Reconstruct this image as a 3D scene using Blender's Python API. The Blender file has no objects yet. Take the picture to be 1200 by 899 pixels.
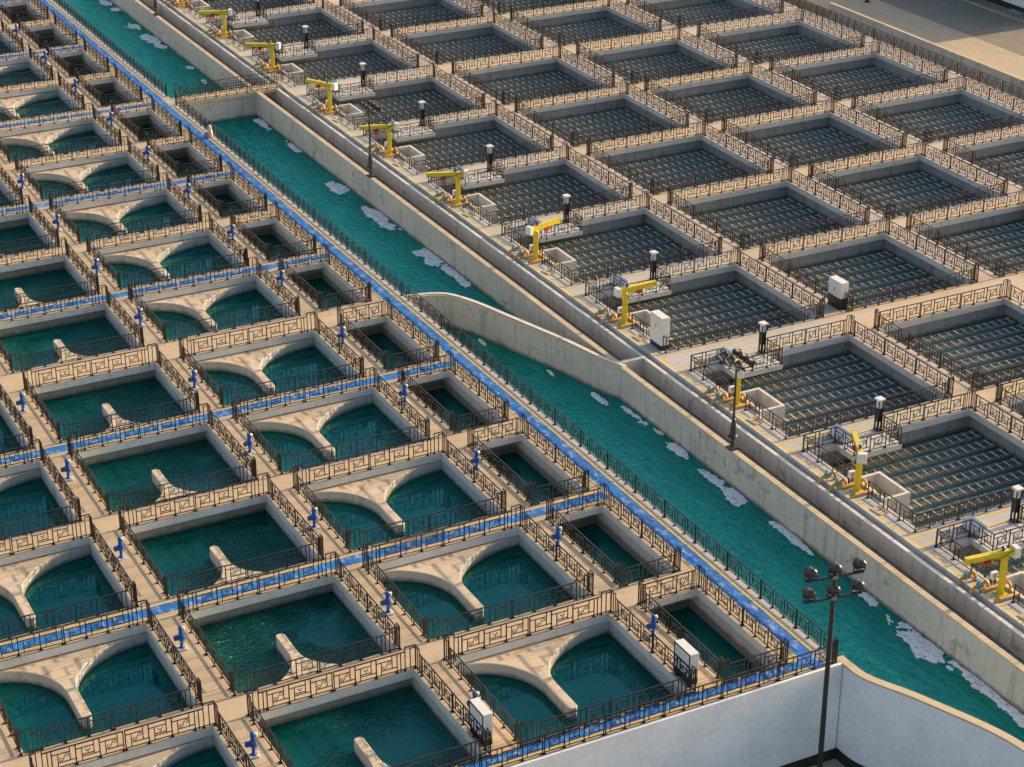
import bpy, math, random
from mathutils import Matrix, Vector, noise as mnoise

random.seed(7)
scene = bpy.context.scene
col = scene.collection

# ------------------------------------------------------------------ camera
cam_data = bpy.data.cameras.new('camera')
cam_data.sensor_fit = 'HORIZONTAL'
cam_data.sensor_width = 36.0
cam_data.lens = 2366.16 / 1200.0 * 36.0
cam_data.clip_start = 1.0
cam_data.clip_end = 3000.0
cam = bpy.data.objects.new('camera', cam_data)
col.objects.link(cam)
CR = Vector((0.88801858, -0.4598067, -0.0008913))
CU = Vector((0.20081279, 0.38608183, 0.90034163))
CF = Vector((0.41363899, 0.79969908, -0.43518291))
CP = Vector((-50.1467625, -75.8589768, 55.6582748))
m = Matrix.Identity(4)
for i in range(3):
    m[i][0], m[i][1], m[i][2], m[i][3] = CR[i], CU[i], -CF[i], CP[i]
cam.matrix_world = m
scene.camera = cam
scene.render.resolution_x, scene.render.resolution_y = 1024, 767

# ------------------------------------------------------------------ sky and sun
SUN_EL = math.radians(15.5)
world = bpy.data.worlds.new('World')
scene.world = world
world.use_nodes = True
wn = world.node_tree
wn.nodes.clear()
w_out = wn.nodes.new('ShaderNodeOutputWorld')
w_bg = wn.nodes.new('ShaderNodeBackground')
w_sky = wn.nodes.new('ShaderNodeTexSky')
w_sky.sky_type = 'NISHITA'
w_sky.sun_disc = False
w_sky.sun_elevation = SUN_EL
w_sky.sun_rotation = math.radians(88)
w_sky.air_density = 1.0
w_sky.dust_density = 3.0
w_sky.ozone_density = 1.0
w_bg.inputs['Strength'].default_value = 0.135
wn.links.new(w_sky.outputs[0], w_bg.inputs[0])
wn.links.new(w_bg.outputs[0], w_out.inputs[0])
sun_data = bpy.data.lights.new('sun', 'SUN')
sun_data.energy = 4.6
sun_data.angle = math.radians(0.6)
sun_data.color = (1.0, 0.74, 0.44)
sun = bpy.data.objects.new('sun', sun_data)
col.objects.link(sun)
ldir = Vector((-math.cos(SUN_EL), -0.035 * math.cos(SUN_EL), -math.sin(SUN_EL)))
sun.rotation_euler = ldir.to_track_quat('-Z', 'Y').to_euler()
sun.location = (120, 30, 60)
vs = scene.view_settings
vs.view_transform = 'Standard'
vs.look = 'None'
vs.exposure = 0.98
vs.gamma = 1.0

# ------------------------------------------------------------------ helpers
def tag(o, label=None, cat=None, group=None, kind=None):
    if label: o['label'] = label
    if cat: o['category'] = cat
    if group: o['group'] = group
    if kind: o['kind'] = kind
    return o

def empty(name, loc=(0, 0, 0), rz=0.0):
    o = bpy.data.objects.new(name, None)
    o.location = loc
    o.rotation_euler = (0, 0, rz)
    o.empty_display_size = 0.2
    col.objects.link(o)
    return o

def put(name, mesh, mat=None, parent=None, loc=(0, 0, 0), rz=0.0, scale=(1, 1, 1)):
    o = bpy.data.objects.new(name, mesh)
    o.location = loc
    o.rotation_euler = (0, 0, rz)
    o.scale = scale
    if parent: o.parent = parent
    if mat and not mesh.materials: mesh.materials.append(mat)
    col.objects.link(o)
    return o

class MB:
    def __init__(s):
        s.v, s.f = [], []
    def box(s, x0, x1, y0, y1, z0, z1):
        b = len(s.v)
        s.v += [(x0, y0, z0), (x1, y0, z0), (x1, y1, z0), (x0, y1, z0), (x0, y0, z1), (x1, y0, z1), (x1, y1, z1), (x0, y1, z1)]
        s.f += [tuple(b + i for i in q) for q in ((0, 3, 2, 1), (4, 5, 6, 7), (0, 1, 5, 4), (1, 2, 6, 5), (2, 3, 7, 6), (3, 0, 4, 7))]
        return s
    def bar(s, p0, p1, t, t2=None):
        p0, p1 = Vector(p0), Vector(p1)
        d = (p1 - p0).normalized()
        up = Vector((0, 1, 0)) if abs(d.y) < 0.9 else Vector((1, 0, 0))
        a = d.cross(up).normalized() * (t / 2)
        c = d.cross(a).normalized() * ((t2 or t) / 2)
        b = len(s.v)
        for p in (p0, p1):
            for k, l in ((-1, -1), (1, -1), (1, 1), (-1, 1)):
                s.v.append(tuple(p + a * k + c * l))
        s.f += [tuple(b + i for i in q) for q in ((3, 2, 1, 0), (4, 5, 6, 7), (0, 1, 5, 4), (1, 2, 6, 5), (2, 3, 7, 6), (3, 0, 4, 7))]
        return s
    def tube(s, pts, r, n=8, caps=True):
        pts = [Vector(p) for p in pts]
        rs = r if isinstance(r, (list, tuple)) else [r] * len(pts)
        b0 = len(s.v)
        ref = None
        for i, p in enumerate(pts):
            d = (pts[min(i + 1, len(pts) - 1)] - pts[max(i - 1, 0)]).normalized()
            if ref is None:
                ref = Vector((0, 0, 1)) if abs(d.z) < 0.9 else Vector((1, 0, 0))
            a = (ref - d * ref.dot(d)).normalized()
            ref = a
            c = d.cross(a)
            for k in range(n):
                t = 2 * math.pi * k / n
                s.v.append(tuple(p + (a * math.cos(t) + c * math.sin(t)) * rs[i]))
        for i in range(len(pts) - 1):
            for k in range(n):
                k2 = (k + 1) % n
                s.f.append((b0 + i * n + k, b0 + i * n + k2, b0 + (i + 1) * n + k2, b0 + (i + 1) * n + k))
        if caps:
            s.f.append(tuple(b0 + k for k in reversed(range(n))))
            e = b0 + (len(pts) - 1) * n
            s.f.append(tuple(e + k for k in range(n)))
        return s
    def lathe(s, prof, n=14, c=(0, 0)):
        b0 = len(s.v)
        for r, z in prof:
            for k in range(n):
                t = 2 * math.pi * k / n
                s.v.append((c[0] + r * math.cos(t), c[1] + r * math.sin(t), z))
        for i in range(len(prof) - 1):
            for k in range(n):
                k2 = (k + 1) % n
                s.f.append((b0 + i * n + k, b0 + i * n + k2, b0 + (i + 1) * n + k2, b0 + (i + 1) * n + k))
        s.f.append(tuple(b0 + k for k in reversed(range(n))))
        e = b0 + (len(prof) - 1) * n
        s.f.append(tuple(e + k for k in range(n)))
        return s
    def prism(s, poly, z0, z1):
        n = len(poly)
        b = len(s.v)
        s.v += [(x, y, z0) for x, y in poly] + [(x, y, z1) for x, y in poly]
        s.f.append(tuple(b + i for i in reversed(range(n))))
        s.f.append(tuple(b + n + i for i in range(n)))
        for i in range(n):
            j = (i + 1) % n
            s.f.append((b + i, b + j, b + n + j, b + n + i))
        return s
    def strip(s, left, right, z0, z1):
        """wall between two polylines of equal length"""
        n = len(left)
        b = len(s.v)
        for (lx, ly), (rx, ry) in zip(left, right):
            s.v += [(lx, ly, z0), (rx, ry, z0), (rx, ry, z1), (lx, ly, z1)]
        for i in range(n - 1):
            p, q = b + 4 * i, b + 4 * i + 4
            for k in range(4):
                k2 = (k + 1) % 4
                s.f.append((p + k, q + k, q + k2, p + k2))
        s.f.append((b, b + 1, b + 2, b + 3))
        e = b + 4 * (n - 1)
        s.f.append((e + 3, e + 2, e + 1, e))
        return s
    def mesh(s, name, mat=None, smooth=False, bevel=0.0):
        me = bpy.data.meshes.new(name)
        me.from_pydata(s.v, [], s.f)
        import bmesh
        bm = bmesh.new()
        bm.from_mesh(me)
        bmesh.ops.recalc_face_normals(bm, faces=bm.faces)
        if bevel:
            bmesh.ops.bevel(bm, geom=[e for e in bm.edges if e.calc_face_angle(0) > 0.6], offset=bevel, segments=1, affect='EDGES', clamp_overlap=True)
        bm.to_mesh(me)
        bm.free()
        if mat: me.materials.append(mat)
        if smooth:
            for p in me.polygons: p.use_smooth = True
        me.update()
        return me
    def build(s, name, mat, parent=None, loc=(0, 0, 0), rz=0.0, smooth=False, bevel=0.0):
        return put(name, s.mesh(name, mat, smooth, bevel), None, parent, loc, rz)

# ------------------------------------------------------------------ materials
def new_mat(name):
    mt = bpy.data.materials.new(name)
    mt.use_nodes = True
    return mt, mt.node_tree, mt.node_tree.nodes['Principled BSDF']

def ramp(nt, fac, stops):
    r = nt.nodes.new('ShaderNodeValToRGB')
    while len(r.color_ramp.elements) < len(stops): r.color_ramp.elements.new(0.5)
    for e, (p, c) in zip(r.color_ramp.elements, stops):
        e.position = p
        e.color = (*c, 1)
    nt.links.new(fac, r.inputs[0])
    return r.outputs[0]

def coords(nt, scale=(1, 1, 1)):
    g = nt.nodes.new('ShaderNodeNewGeometry')
    mp = nt.nodes.new('ShaderNodeMapping')
    mp.inputs['Scale'].default_value = scale
    nt.links.new(g.outputs['Position'], mp.inputs[0])
    return mp.outputs[0]

def noise(nt, scale, vec, detail=5, rough=0.6, dist=0.0):
    n = nt.nodes.new('ShaderNodeTexNoise')
    n.inputs['Scale'].default_value = scale
    n.inputs['Detail'].default_value = detail
    n.inputs['Roughness'].default_value = rough
    n.inputs['Distortion'].default_value = dist
    nt.links.new(vec, n.inputs['Vector'])
    return n.outputs[0]

def mix(nt, fac, a, b, mode='MIX'):
    x = nt.nodes.new('ShaderNodeMix')
    x.data_type = 'RGBA'
    x.blend_type = mode
    for s, v in ((0, fac), (6, a), (7, b)):
        if isinstance(v, bpy.types.NodeSocket): nt.links.new(v, x.inputs[s])
        else: x.inputs[s].default_value = v if s == 0 else (*v, 1)
    return x.outputs[2]

def bump(nt, b, h, strength=0.3, dist=0.02):
    n = nt.nodes.new('ShaderNodeBump')
    n.inputs['Strength'].default_value = strength
    n.inputs['Distance'].default_value = dist
    nt.links.new(h, n.inputs['Height'])
    nt.links.new(n.outputs[0], b.inputs['Normal'])

def concrete(name, base, stain, stain_amt=0.5, streak=True, light=None, rough=0.85, blotch=0.0, tide=None):
    mt, nt, b = new_mat(name)
    P = coords(nt)
    n1 = noise(nt, 0.35, P, 6, 0.65)
    n2 = noise(nt, 4.0, P, 4, 0.6)
    c = ramp(nt, n1, [(0.35, tuple(x * 0.88 for x in base)), (0.65, light or tuple(min(1, x * 1.08) for x in base))])
    c = mix(nt, 0.25, c, ramp(nt, n2, [(0.3, tuple(x * 0.75 for x in base)), (0.7, tuple(min(1, x * 1.15) for x in base))]))
    if streak:
        S = coords(nt, (1.6, 1.6, 0.16))
        n3 = noise(nt, 1.3, S, 5, 0.65)
        f = ramp(nt, n3, [(0.52, (0, 0, 0)), (0.68, (stain_amt,) * 3)])
    else:
        n3 = noise(nt, 0.9, P, 6, 0.7, 0.6)
        f = ramp(nt, n3, [(0.53, (0, 0, 0)), (0.66 if stain_amt > 0.7 else 0.72, (stain_amt,) * 3)])
    c = mix(nt, f, c, stain)
    if blotch:
        n4 = noise(nt, 0.75, coords(nt, (1, 0.8, 1.0)), 5, 0.7, 0.9)
        c = mix(nt, ramp(nt, n4, [(0.585, (0, 0, 0)), (0.62, (blotch,) * 3)]), c, tuple(x * 0.42 for x in base))
    if tide is not None:
        g2 = nt.nodes.new('ShaderNodeNewGeometry')
        sp = nt.nodes.new('ShaderNodeSeparateXYZ')
        nt.links.new(g2.outputs['Position'], sp.inputs[0])
        ad = nt.nodes.new('ShaderNodeMath')
        ad.operation = 'MULTIPLY_ADD'
        nt.links.new(noise(nt, 1.7, coords(nt), 5, 0.7), ad.inputs[0])
        ad.inputs[1].default_value = -0.5
        nt.links.new(sp.outputs['Z'], ad.inputs[2])
        mr = nt.nodes.new('ShaderNodeMapRange')
        mr.inputs['From Min'].default_value, mr.inputs['From Max'].default_value = tide - 0.20, tide + 0.02
        mr.inputs['To Min'].default_value, mr.inputs['To Max'].default_value = 0.75, 0.0
        nt.links.new(ad.outputs[0], mr.inputs['Value'])
        c = mix(nt, mr.outputs[0], c, (0.055, 0.06, 0.04))
    nt.links.new(c, b.inputs['Base Color'])
    b.inputs['Roughness'].default_value = rough
    bump(nt, b, noise(nt, 14, P, 4, 0.7), 0.25, 0.02)
    return mt

def plain(name, c, rough=0.5, metal=0.0, var=0.12, spec=0.5, scale=3.0):
    mt, nt, b = new_mat(name)
    P = coords(nt)
    cc = ramp(nt, noise(nt, scale, P, 5, 0.65), [(0.3, tuple(x * (1 - var) for x in c)), (0.7, tuple(min(1, x * (1 + var)) for x in c))])
    nt.links.new(cc, b.inputs['Base Color'])
    b.inputs['Roughness'].default_value = rough
    b.inputs['Metallic'].default_value = metal
    b.inputs['Specular IOR Level'].default_value = spec
    return mt

def water(name, deep, lightc, bscale, bstr, sparkle=False, bump_dist=0.05, tint=(0.35, 0.95, 0.9), ior=1.45, streak=False):
    """murky water: diffuse body colour under a fresnel-weighted mirror"""
    mt, nt, b = new_mat(name)
    nt.nodes.remove(b)
    out = nt.nodes['Material Output']
    P = coords(nt)
    inf = nt.nodes.new('ShaderNodeObjectInfo')
    cc = ramp(nt, noise(nt, 0.35, P, 3, 0.5, 0.4), [(0.3, deep), (0.72, lightc)])
    var = nt.nodes.new('ShaderNodeMapRange')
    var.inputs['To Min'].default_value, var.inputs['To Max'].default_value = 0.8, 1.25
    nt.links.new(inf.outputs['Random'], var.inputs['Value'])
    cc = mix(nt, 1.0, cc, (1, 1, 1), 'MULTIPLY') if streak else cc
    if streak:
        f = ramp(nt, noise(nt, 0.9, coords(nt, (2.2, 0.35, 1)), 6, 0.65, 0.8), [(0.45, (0, 0, 0)), (0.75, (0.55, 0.55, 0.55))])
        cc = mix(nt, f, cc, tuple(min(1, x * 1.5 + 0.03) for x in lightc))
    else:
        vm = nt.nodes.new('ShaderNodeVectorMath')
        vm.operation = 'SCALE'
        nt.links.new(cc, vm.inputs[0])
        nt.links.new(var.outputs[0], vm.inputs['Scale'])
        cc = vm.outputs[0]
    h = noise(nt, bscale, coords(nt, (1.0, 0.75, 1.0)), 4, 0.55, 0.5)
    if sparkle:
        k = ramp(nt, noise(nt, 0.22, P, 2, 0.5, 0.3), [(0.42, (0.06, 0.06, 0.06)), (0.60, (1, 1, 1))])
        h = mix(nt, 1.0, h, k, 'MULTIPLY')
    bp = nt.nodes.new('ShaderNodeBump')
    bp.inputs['Strength'].default_value = bstr
    bp.inputs['Distance'].default_value = bump_dist
    nt.links.new(h, bp.inputs['Height'])
    d = nt.nodes.new('ShaderNodeBsdfDiffuse')
    g_ = nt.nodes.new('ShaderNodeBsdfGlossy')
    fr = nt.nodes.new('ShaderNodeFresnel')
    ms = nt.nodes.new('ShaderNodeMixShader')
    fr.inputs['IOR'].default_value = ior
    g_.inputs['Roughness'].default_value = 0.05
    g_.inputs['Color'].default_value = (*tint, 1)
    nt.links.new(cc, d.inputs['Color'])
    nt.links.new(bp.outputs[0], g_.inputs['Normal'])
    nt.links.new(bp.outputs[0], fr.inputs['Normal'])
    nt.links.new(fr.outputs[0], ms.inputs[0])
    nt.links.new(d.outputs[0], ms.inputs[1])
    nt.links.new(g_.outputs[0], ms.inputs[2])
    nt.links.new(ms.outputs[0], out.inputs['Surface'])
    return mt

M = {}
M['deck'] = concrete('beige_paving', (0.52, 0.40, 0.265), (0.29, 0.19, 0.095), 0.55, False)
M['deck_pink'] = concrete('pinkish_paving', (0.50, 0.405, 0.325), (0.28, 0.21, 0.16), 0.5, False)
M['deck_edge'] = concrete('pale_concrete_edge', (0.62, 0.60, 0.56), (0.36, 0.32, 0.27), 0.4)
M['deck_grey'] = concrete('grey_painted_deck', (0.45, 0.43, 0.415), (0.27, 0.24, 0.21), 0.45, False)
M['pit'] = concrete('basin_wall_concrete', (0.44, 0.42, 0.39), (0.24, 0.20, 0.15), 0.5, True, None, 0.85, 0.0, -1.15)
M['pit_back'] = concrete('shaded_dark_wall_concrete', (0.25, 0.235, 0.205), (0.13, 0.11, 0.08), 0.5, True, None, 0.85, 0.3, -1.15)  # darker concrete, with shade from the slab overhang mixed into the colour
M['baffle'] = concrete('baffle_concrete', (0.62, 0.49, 0.345), (0.34, 0.19, 0.05), 0.8, False)
M['channel'] = concrete('channel_wall_concrete', (0.46, 0.44, 0.395), (0.23, 0.21, 0.18), 0.65, True, None, 0.85, 0.55, -2.3)
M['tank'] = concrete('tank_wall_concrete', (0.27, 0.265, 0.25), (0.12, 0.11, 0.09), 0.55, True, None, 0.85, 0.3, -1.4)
M['lip'] = concrete('tank_slab_concrete', (0.56, 0.54, 0.49), (0.34, 0.30, 0.25), 0.5)
M['white_wall'] = concrete('white_rendered_wall', (0.86, 0.84, 0.82), (0.72, 0.70, 0.67), 0.3)
M['black_band'] = plain('black_plinth_paint', (0.02, 0.02, 0.022), 0.5)
M['rail'] = plain('brown_painted_iron', (0.024, 0.012, 0.009), 0.38, 0.0, 0.35)
M['blue'] = None
mt, nt, b = new_mat('worn_blue_floor_paint')
P = coords(nt)
f = ramp(nt, noise(nt, 1.6, coords(nt, (1.5, 0.8, 1)), 7, 0.72, 0.3), [(0.52, (0, 0, 0)), (0.68, (0.8, 0.8, 0.8))])
c = ramp(nt, noise(nt, 0.5, P, 4), [(0.35, (0.004, 0.105, 0.40)), (0.65, (0.012, 0.19, 0.55))])
nt.links.new(mix(nt, f, c, (0.50, 0.55, 0.60)), b.inputs['Base Color'])
b.inputs['Roughness'].default_value = 0.6
M['blue'] = mt
mt, nt, b = new_mat('worn_yellow_line_paint')
f = ramp(nt, noise(nt, 2.2, coords(nt), 6, 0.7), [(0.58, (0, 0, 0)), (0.72, (0.7, 0.7, 0.7))])
nt.links.new(mix(nt, f, (0.72, 0.45, 0.02), (0.48, 0.40, 0.28)), b.inputs['Base Color'])
b.inputs['Roughness'].default_value = 0.6
M['yellow_line'] = mt
M['water'] = water('still_green_water', (0.0, 0.042, 0.038), (0.0, 0.062, 0.054), 3.0, 0.16, False, 0.05, (0.25, 0.95, 0.9), 1.7)
M['water_ripple'] = water('rippled_green_water', (0.0, 0.042, 0.040), (0.0, 0.062, 0.056), 6.0, 1.0, True, 0.30, (0.35, 1.0, 0.93), 1.65)
M['water_channel'] = water('flowing_turquoise_water', (0.0, 0.125, 0.106), (0.0, 0.19, 0.157), 2.6, 1.0, False, 0.2, (0.22, 1.0, 0.90), 2.0, True)
M['water_tank'] = water('tank_water', (0.022, 0.055, 0.058), (0.04, 0.085, 0.088), 3.0, 0.3, False, 0.05, (0.75, 0.97, 1.0), 1.75)
M['foam'] = plain('white_foam', (0.80, 0.82, 0.84), 0.9, 0, 0.12, 0.2, 5.0)
_nt = M['foam'].node_tree
_a = ramp(_nt, noise(_nt, 2.6, coords(_nt), 6, 0.7, 0.4), [(0.36, (0.55, 0.55, 0.55)), (0.50, (1, 1, 1))])
_nt.links.new(_a, _nt.nodes['Principled BSDF'].inputs['Alpha'])
M['launder'] = concrete('launder_grey_plastic', (0.20, 0.225, 0.21), (0.17, 0.14, 0.05), 0.6, False, None, 0.6)
M['launder_bed'] = concrete('launder_bed_algae', (0.085, 0.078, 0.055), (0.10, 0.085, 0.02), 0.7, False, None, 0.7)
M['rung'] = plain('pale_crossbar', (0.74, 0.68, 0.61), 0.5)
M['crane'] = plain('yellow_crane_paint', (0.62, 0.46, 0.01), 0.4, 0, 0.12)
M['cab_white'] = plain('white_enamel', (0.68, 0.655, 0.60), 0.45, 0, 0.06)
M['cab_dark'] = plain('black_enamel', (0.018, 0.018, 0.02), 0.4)
M['glass'] = plain('frosted_lantern_glass', (0.55, 0.56, 0.56), 0.25)
M['pipe'] = plain('orange_pipe_paint', (0.52, 0.26, 0.06), 0.5, 0, 0.25)
M['teal'] = plain('teal_valve_paint', (0.05, 0.28, 0.33), 0.45)
M['valve_blue'] = plain('blue_valve_paint', (0.006, 0.075, 0.33), 0.35)
M['grey_metal'] = plain('galvanised_metal', (0.35, 0.35, 0.35), 0.4, 0.6)
M['iron'] = plain('dark_iron', (0.035, 0.028, 0.026), 0.45)
M['red'] = plain('red_paint', (0.45, 0.03, 0.02), 0.5)
M['asphalt'] = concrete('asphalt', (0.20, 0.17, 0.13), (0.15, 0.13, 0.11), 0.5, False)
M['yard'] = concrete('sandy_concrete_yard', (0.40, 0.32, 0.22), (0.30, 0.23, 0.15), 0.5, False)
M['cream'] = plain('cream_cloth', (0.68, 0.52, 0.42), 0.8, 0, 0.15, 0.5, 8)
M['mauve'] = plain('mauve_shadow', (0.28, 0.25, 0.5), 0.8)

# ------------------------------------------------------------------ layout (metres; x to the right along the rows, y away, z up)
ROWS = [0, 10, 19.89, 29.89, 39.68, 50.58, 60.48, 70.36, 80.39, 90.3, 100.99, 110.91, 121.14, 131.28, 141.3]
OPEN = 7.85
CX = [(-3.35, 0.0), (-14.45, -5.31), (-24.72, -16.33), (-35.1, -26.68)]
NROW = [15, 14, 10, 6]
SROWS = {-1: -2.43, 0: 10.1, 1: 22.63, 2: 36.42, 3: 49.2, 4: 62.04, 5: 74.94, 6: 87.62, 7: 101.37, 8: 114.27, 9: 127.0}
SOPEN = 10.35
DX = [(14.15, 26.1), (28.45, 39.3), (41.65, 52.57), (55.2, 67.1)]
DVIS = {0: range(-1, 10), 1: range(0, 9), 2: range(2, 9), 3: range(3, 8)}
Y0, Y1 = -32.0, 150.0
SLAB = 0.42
W_CELL, W_CH, W_TANK = -1.15, -2.32, -1.42
GROUND = -5.65
ORD = ['nearest', 'second', 'third', 'fourth', 'fifth', 'sixth', 'seventh', 'eighth', 'ninth', 'tenth', 'eleventh', 'twelfth', 'thirteenth', 'fourteenth', 'fifteenth']
CNAME = ['the channel-side column', 'the inner column', 'the stub-wall column', 'the far left column']

def open_of(r):
    return ROWS[r] - OPEN, ROWS[r]
def sopen_of(s):
    return SROWS[s] - SOPEN, SROWS[s]

# ------------------------------------------------------------------ ground and yard
g = MB()
g.v = [(-1500, -1500, GROUND), (1500, -1500, GROUND), (1500, 1500, GROUND), (-1500, 1500, GROUND)]
g.f = [(0, 1, 2, 3)]
tag(g.build('ground', M['yard']), 'sandy ground below the white front wall', kind='structure')
YZ = -1.0
MB().box(74.15, 1400, -400, 900, YZ - 4.5, YZ).build('yard', M['yard']).update_tag()
tag(bpy.data.objects['yard'], 'sandy paved yard beyond the far right wall', kind='structure')
tag(MB().box(81.2, 89.0, -300, 600, YZ - 0.2, YZ + 0.004).build('road', M['asphalt']), 'dark asphalt road in the top right corner', kind='structure')
tag(MB().box(89.0, 89.25, -300, 600, YZ - 0.2, YZ + 0.13).build('kerb', M['yard']), 'pale kerb along the asphalt road', kind='structure')
tag(MB().box(89.25, 91.0, -300, 600, YZ - 0.2, YZ + 0.12).build('pavement', M['asphalt']), 'grey pavement between kerb and dark building', kind='structure')

# ------------------------------------------------------------------ decks
dk = MB()
# long solid strips between columns
strips = [(-60.0, CX[3][0]), (CX[3][1], CX[2][0]), (CX[2][1], CX[1][0]), (CX[1][1], CX[0][0])]
for a, c_ in strips:
    dk.box(a, c_, -9.05, Y1, -SLAB, 0)
for ci, (a, c_) in enumerate(CX):
    n = NROW[ci]
    dk.box(a, c_, -9.05, ROWS[0] - OPEN, -SLAB, 0)
    for r in range(n):
        y1 = ROWS[r + 1] - OPEN if r + 1 < n else Y1
        dk.box(a, c_, ROWS[r], y1, -SLAB, 0)
dk.box(CX[0][1], 2.6, -9.05, Y1, -SLAB, 0)
deck = tag(dk.build('deck', M['deck']), 'beige paved deck between the green basins', kind='structure')
me = deck.data
me.materials.append(M['deck_edge'])
for p in me.polygons:
    if p.normal.z < 0.5: p.material_index = 1
# solid mass below the blue channel walkway, faces the channel
tag(MB().box(0.15, 2.58, -9.0, Y1, -5.5, -SLAB).build('channel_bank', M['channel']), 'concrete bank below the blue walkway', kind='structure')

rd = MB()
ye = Y1
rd.box(12.9, DX[0][0], Y0, ye, -0.45, 0)
for i in range(3):
    rd.box(DX[i][1], DX[i + 1][0], Y0, ye, -SLAB, 0)
rd.box(DX[3][1], 69.9, Y0, ye, -SLAB, 0)
for i, (a, c_) in enumerate(DX):
    ss = list(DVIS[i])
    rd.box(a, c_, Y0, sopen_of(ss[0])[0], -SLAB, 0)
    for k, s in enumerate(ss):
        y1 = sopen_of(ss[k + 1])[0] if k + 1 < len(ss) else ye
        rd.box(a, c_, SROWS[s], y1, -SLAB, 0)
deck2 = tag(rd.build('deck', M['deck_grey']), 'grey deck between the launder tanks', kind='structure')
deck2.data.materials.append(M['lip'])
deck2.data.materials.append(M['deck_pink'])
for p in deck2.data.polygons:
    if p.normal.z < 0.5: p.material_index = 1
    elif p.center.x > 26 : p.material_index = 2

# ------------------------------------------------------------------ painted strips
def marking(name, mat, x0, x1, y0, y1, z, label):
    tag(MB().box(x0, x1, y0, y1, z - 0.003, z).build(name, mat), label, kind='structure')
marking('walkway_paint', M['blue'], 0.97, 1.87, -9.0, Y1, 0.008, 'worn blue strip along the channel walkway')
for x in (0.87, 1.87):
    marking('yellow_line', M['yellow_line'], x - (0.03 if x < 1 else 0), x + (0.1 if x < 1 else 0.13), -7.8 if x < 1 else -9.0, Y1, 0.0125, 'yellow edge line of the channel walkway')
marking('walkway_margin', M['deck_grey'], 2.01, 2.55, -9.0, Y1, 0.007, 'grey concrete margin between the blue strip and the channel railing')
marking('walkway_paint', M['blue'], -60, 0.965, -8.70, -8.0, 0.0085, 'worn blue strip along the front edge walkway')
for y in (-8.85, -8.0):
    marking('yellow_line', M['yellow_line'], -60, 0.835, y, y + 0.15, 0.0135, 'yellow edge line of the front walkway')
for r in range(1, 14, 2):
    n_col = max(i for i in range(4) if r < NROW[i])
    x0 = -60 if n_col == 3 else CX[n_col][0]
    yc = (ROWS[r] + ROWS[r + 1] - OPEN) / 2
    marking('walkway_paint', M['blue'], x0, 0.868, yc - 0.45, yc + 0.45, 0.0085, 'worn blue strip across the deck, %s blue row from the front' % ORD[r // 2 + 1])
    for y in (yc - 0.55, yc + 0.45):
        marking('yellow_line', M['yellow_line'], x0, 0.868, y, y + 0.10, 0.0135, 'yellow edge line of the %s blue row from the front' % ORD[r // 2 + 1])
marking('yellow_line', M['yellow_line'], 13.0, 13.14, Y0, Y1, 0.008, 'yellow line along the crane gallery')
for s in range(-1, 9):
    ya, yb = SROWS[s], sopen_of(s + 1)[0]
    for y in (ya + 0.55, yb - 0.65):
        marking('yellow_line', M['yellow_line'], 13.145, 54.0, y, y + 0.12, 0.0085, 'yellow line across the grey deck behind the %s tank row' % ORD[s + 1])
    if yb - ya > 3:
        marking('yellow_line', M['yellow_line'], 15.0, 54.0, ya + 1.3, ya + 1.42, 0.0085, 'inner yellow line on the wide grey walkway behind the %s tank row' % ORD[s + 1])

# ------------------------------------------------------------------ railing parts (unit panel 1 m wide, scaled along x)
def scroll_s(mb, x0, x1, z0, z1, t):
    u = [(0.34, 0.40), (0.25, 0.48), (0.14, 0.42), (0.10, 0.27), (0.20, 0.13), (0.35, 0.16), (0.47, 0.36), (0.54, 0.62), (0.66, 0.84), (0.81, 0.87), (0.91, 0.73), (0.87, 0.58), (0.76, 0.52), (0.67, 0.60)]
    pts = [(x0 + (x1 - x0) * a, 0, z0 + (z1 - z0) * c) for a, c in u]
    for p, q in zip(pts, pts[1:]): mb.bar(p, q, t)

def panel_mesh(kind, H=1.10):
    mb = MB()
    T, t = 0.046, 0.036
    l, r, bz, tz = 0.25, 0.76, 0.34, 0.82
    mb.box(-T / 2, T / 2, -T / 2, T / 2, 0, H)
    mb.box(-0.07, 0.07, -0.07, 0.07, 0.005, 0.03)
    mb.bar((0, 0, H - 0.02), (1, 0, H - 0.02), 0.05, 0.055)
    mb.bar((0, 0, 0.10), (1, 0, 0.10), 0.04)
    mb.box(1 - t / 2, 1 + t / 2, -t / 2, t / 2, 0.10, H)
    def X(v): return v if kind == 's' else 1 - v
    if kind == 's':
        mb.bar((l, 0, 0.10), (l, 0, tz), t)
        mb.bar((0, 0, tz), (r, 0, tz), t)
        mb.bar((r, 0, bz), (r, 0, H), t)
        mb.bar((l, 0, bz), (1, 0, bz), t)
        scroll_s(mb, l, r, bz, tz, 0.028)
    else:
        mb.bar((l, 0, 0.10), (l, 0, tz), t)
        mb.bar((0, 0, tz), (r, 0, tz), t)
        mb.bar((r, 0, bz), (r, 0, H), t)
        mb.bar((l, 0, bz), (1, 0, bz), t)
        mb.bar((l, 0, bz + 0.10), (r, 0, bz + 0.10), t)
        c = (l + r) / 2
        mb.bar((c, 0, 0.56), (c - 0.11, 0, 0.70), 0.03)
        mb.bar((c, 0, 0.56), (c + 0.11, 0, 0.70), 0.03)
        mb.bar((c, 0, bz + 0.1), (c, 0, 0.58), 0.022)
    return mb.mesh('railing_panel', M['rail'])

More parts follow.
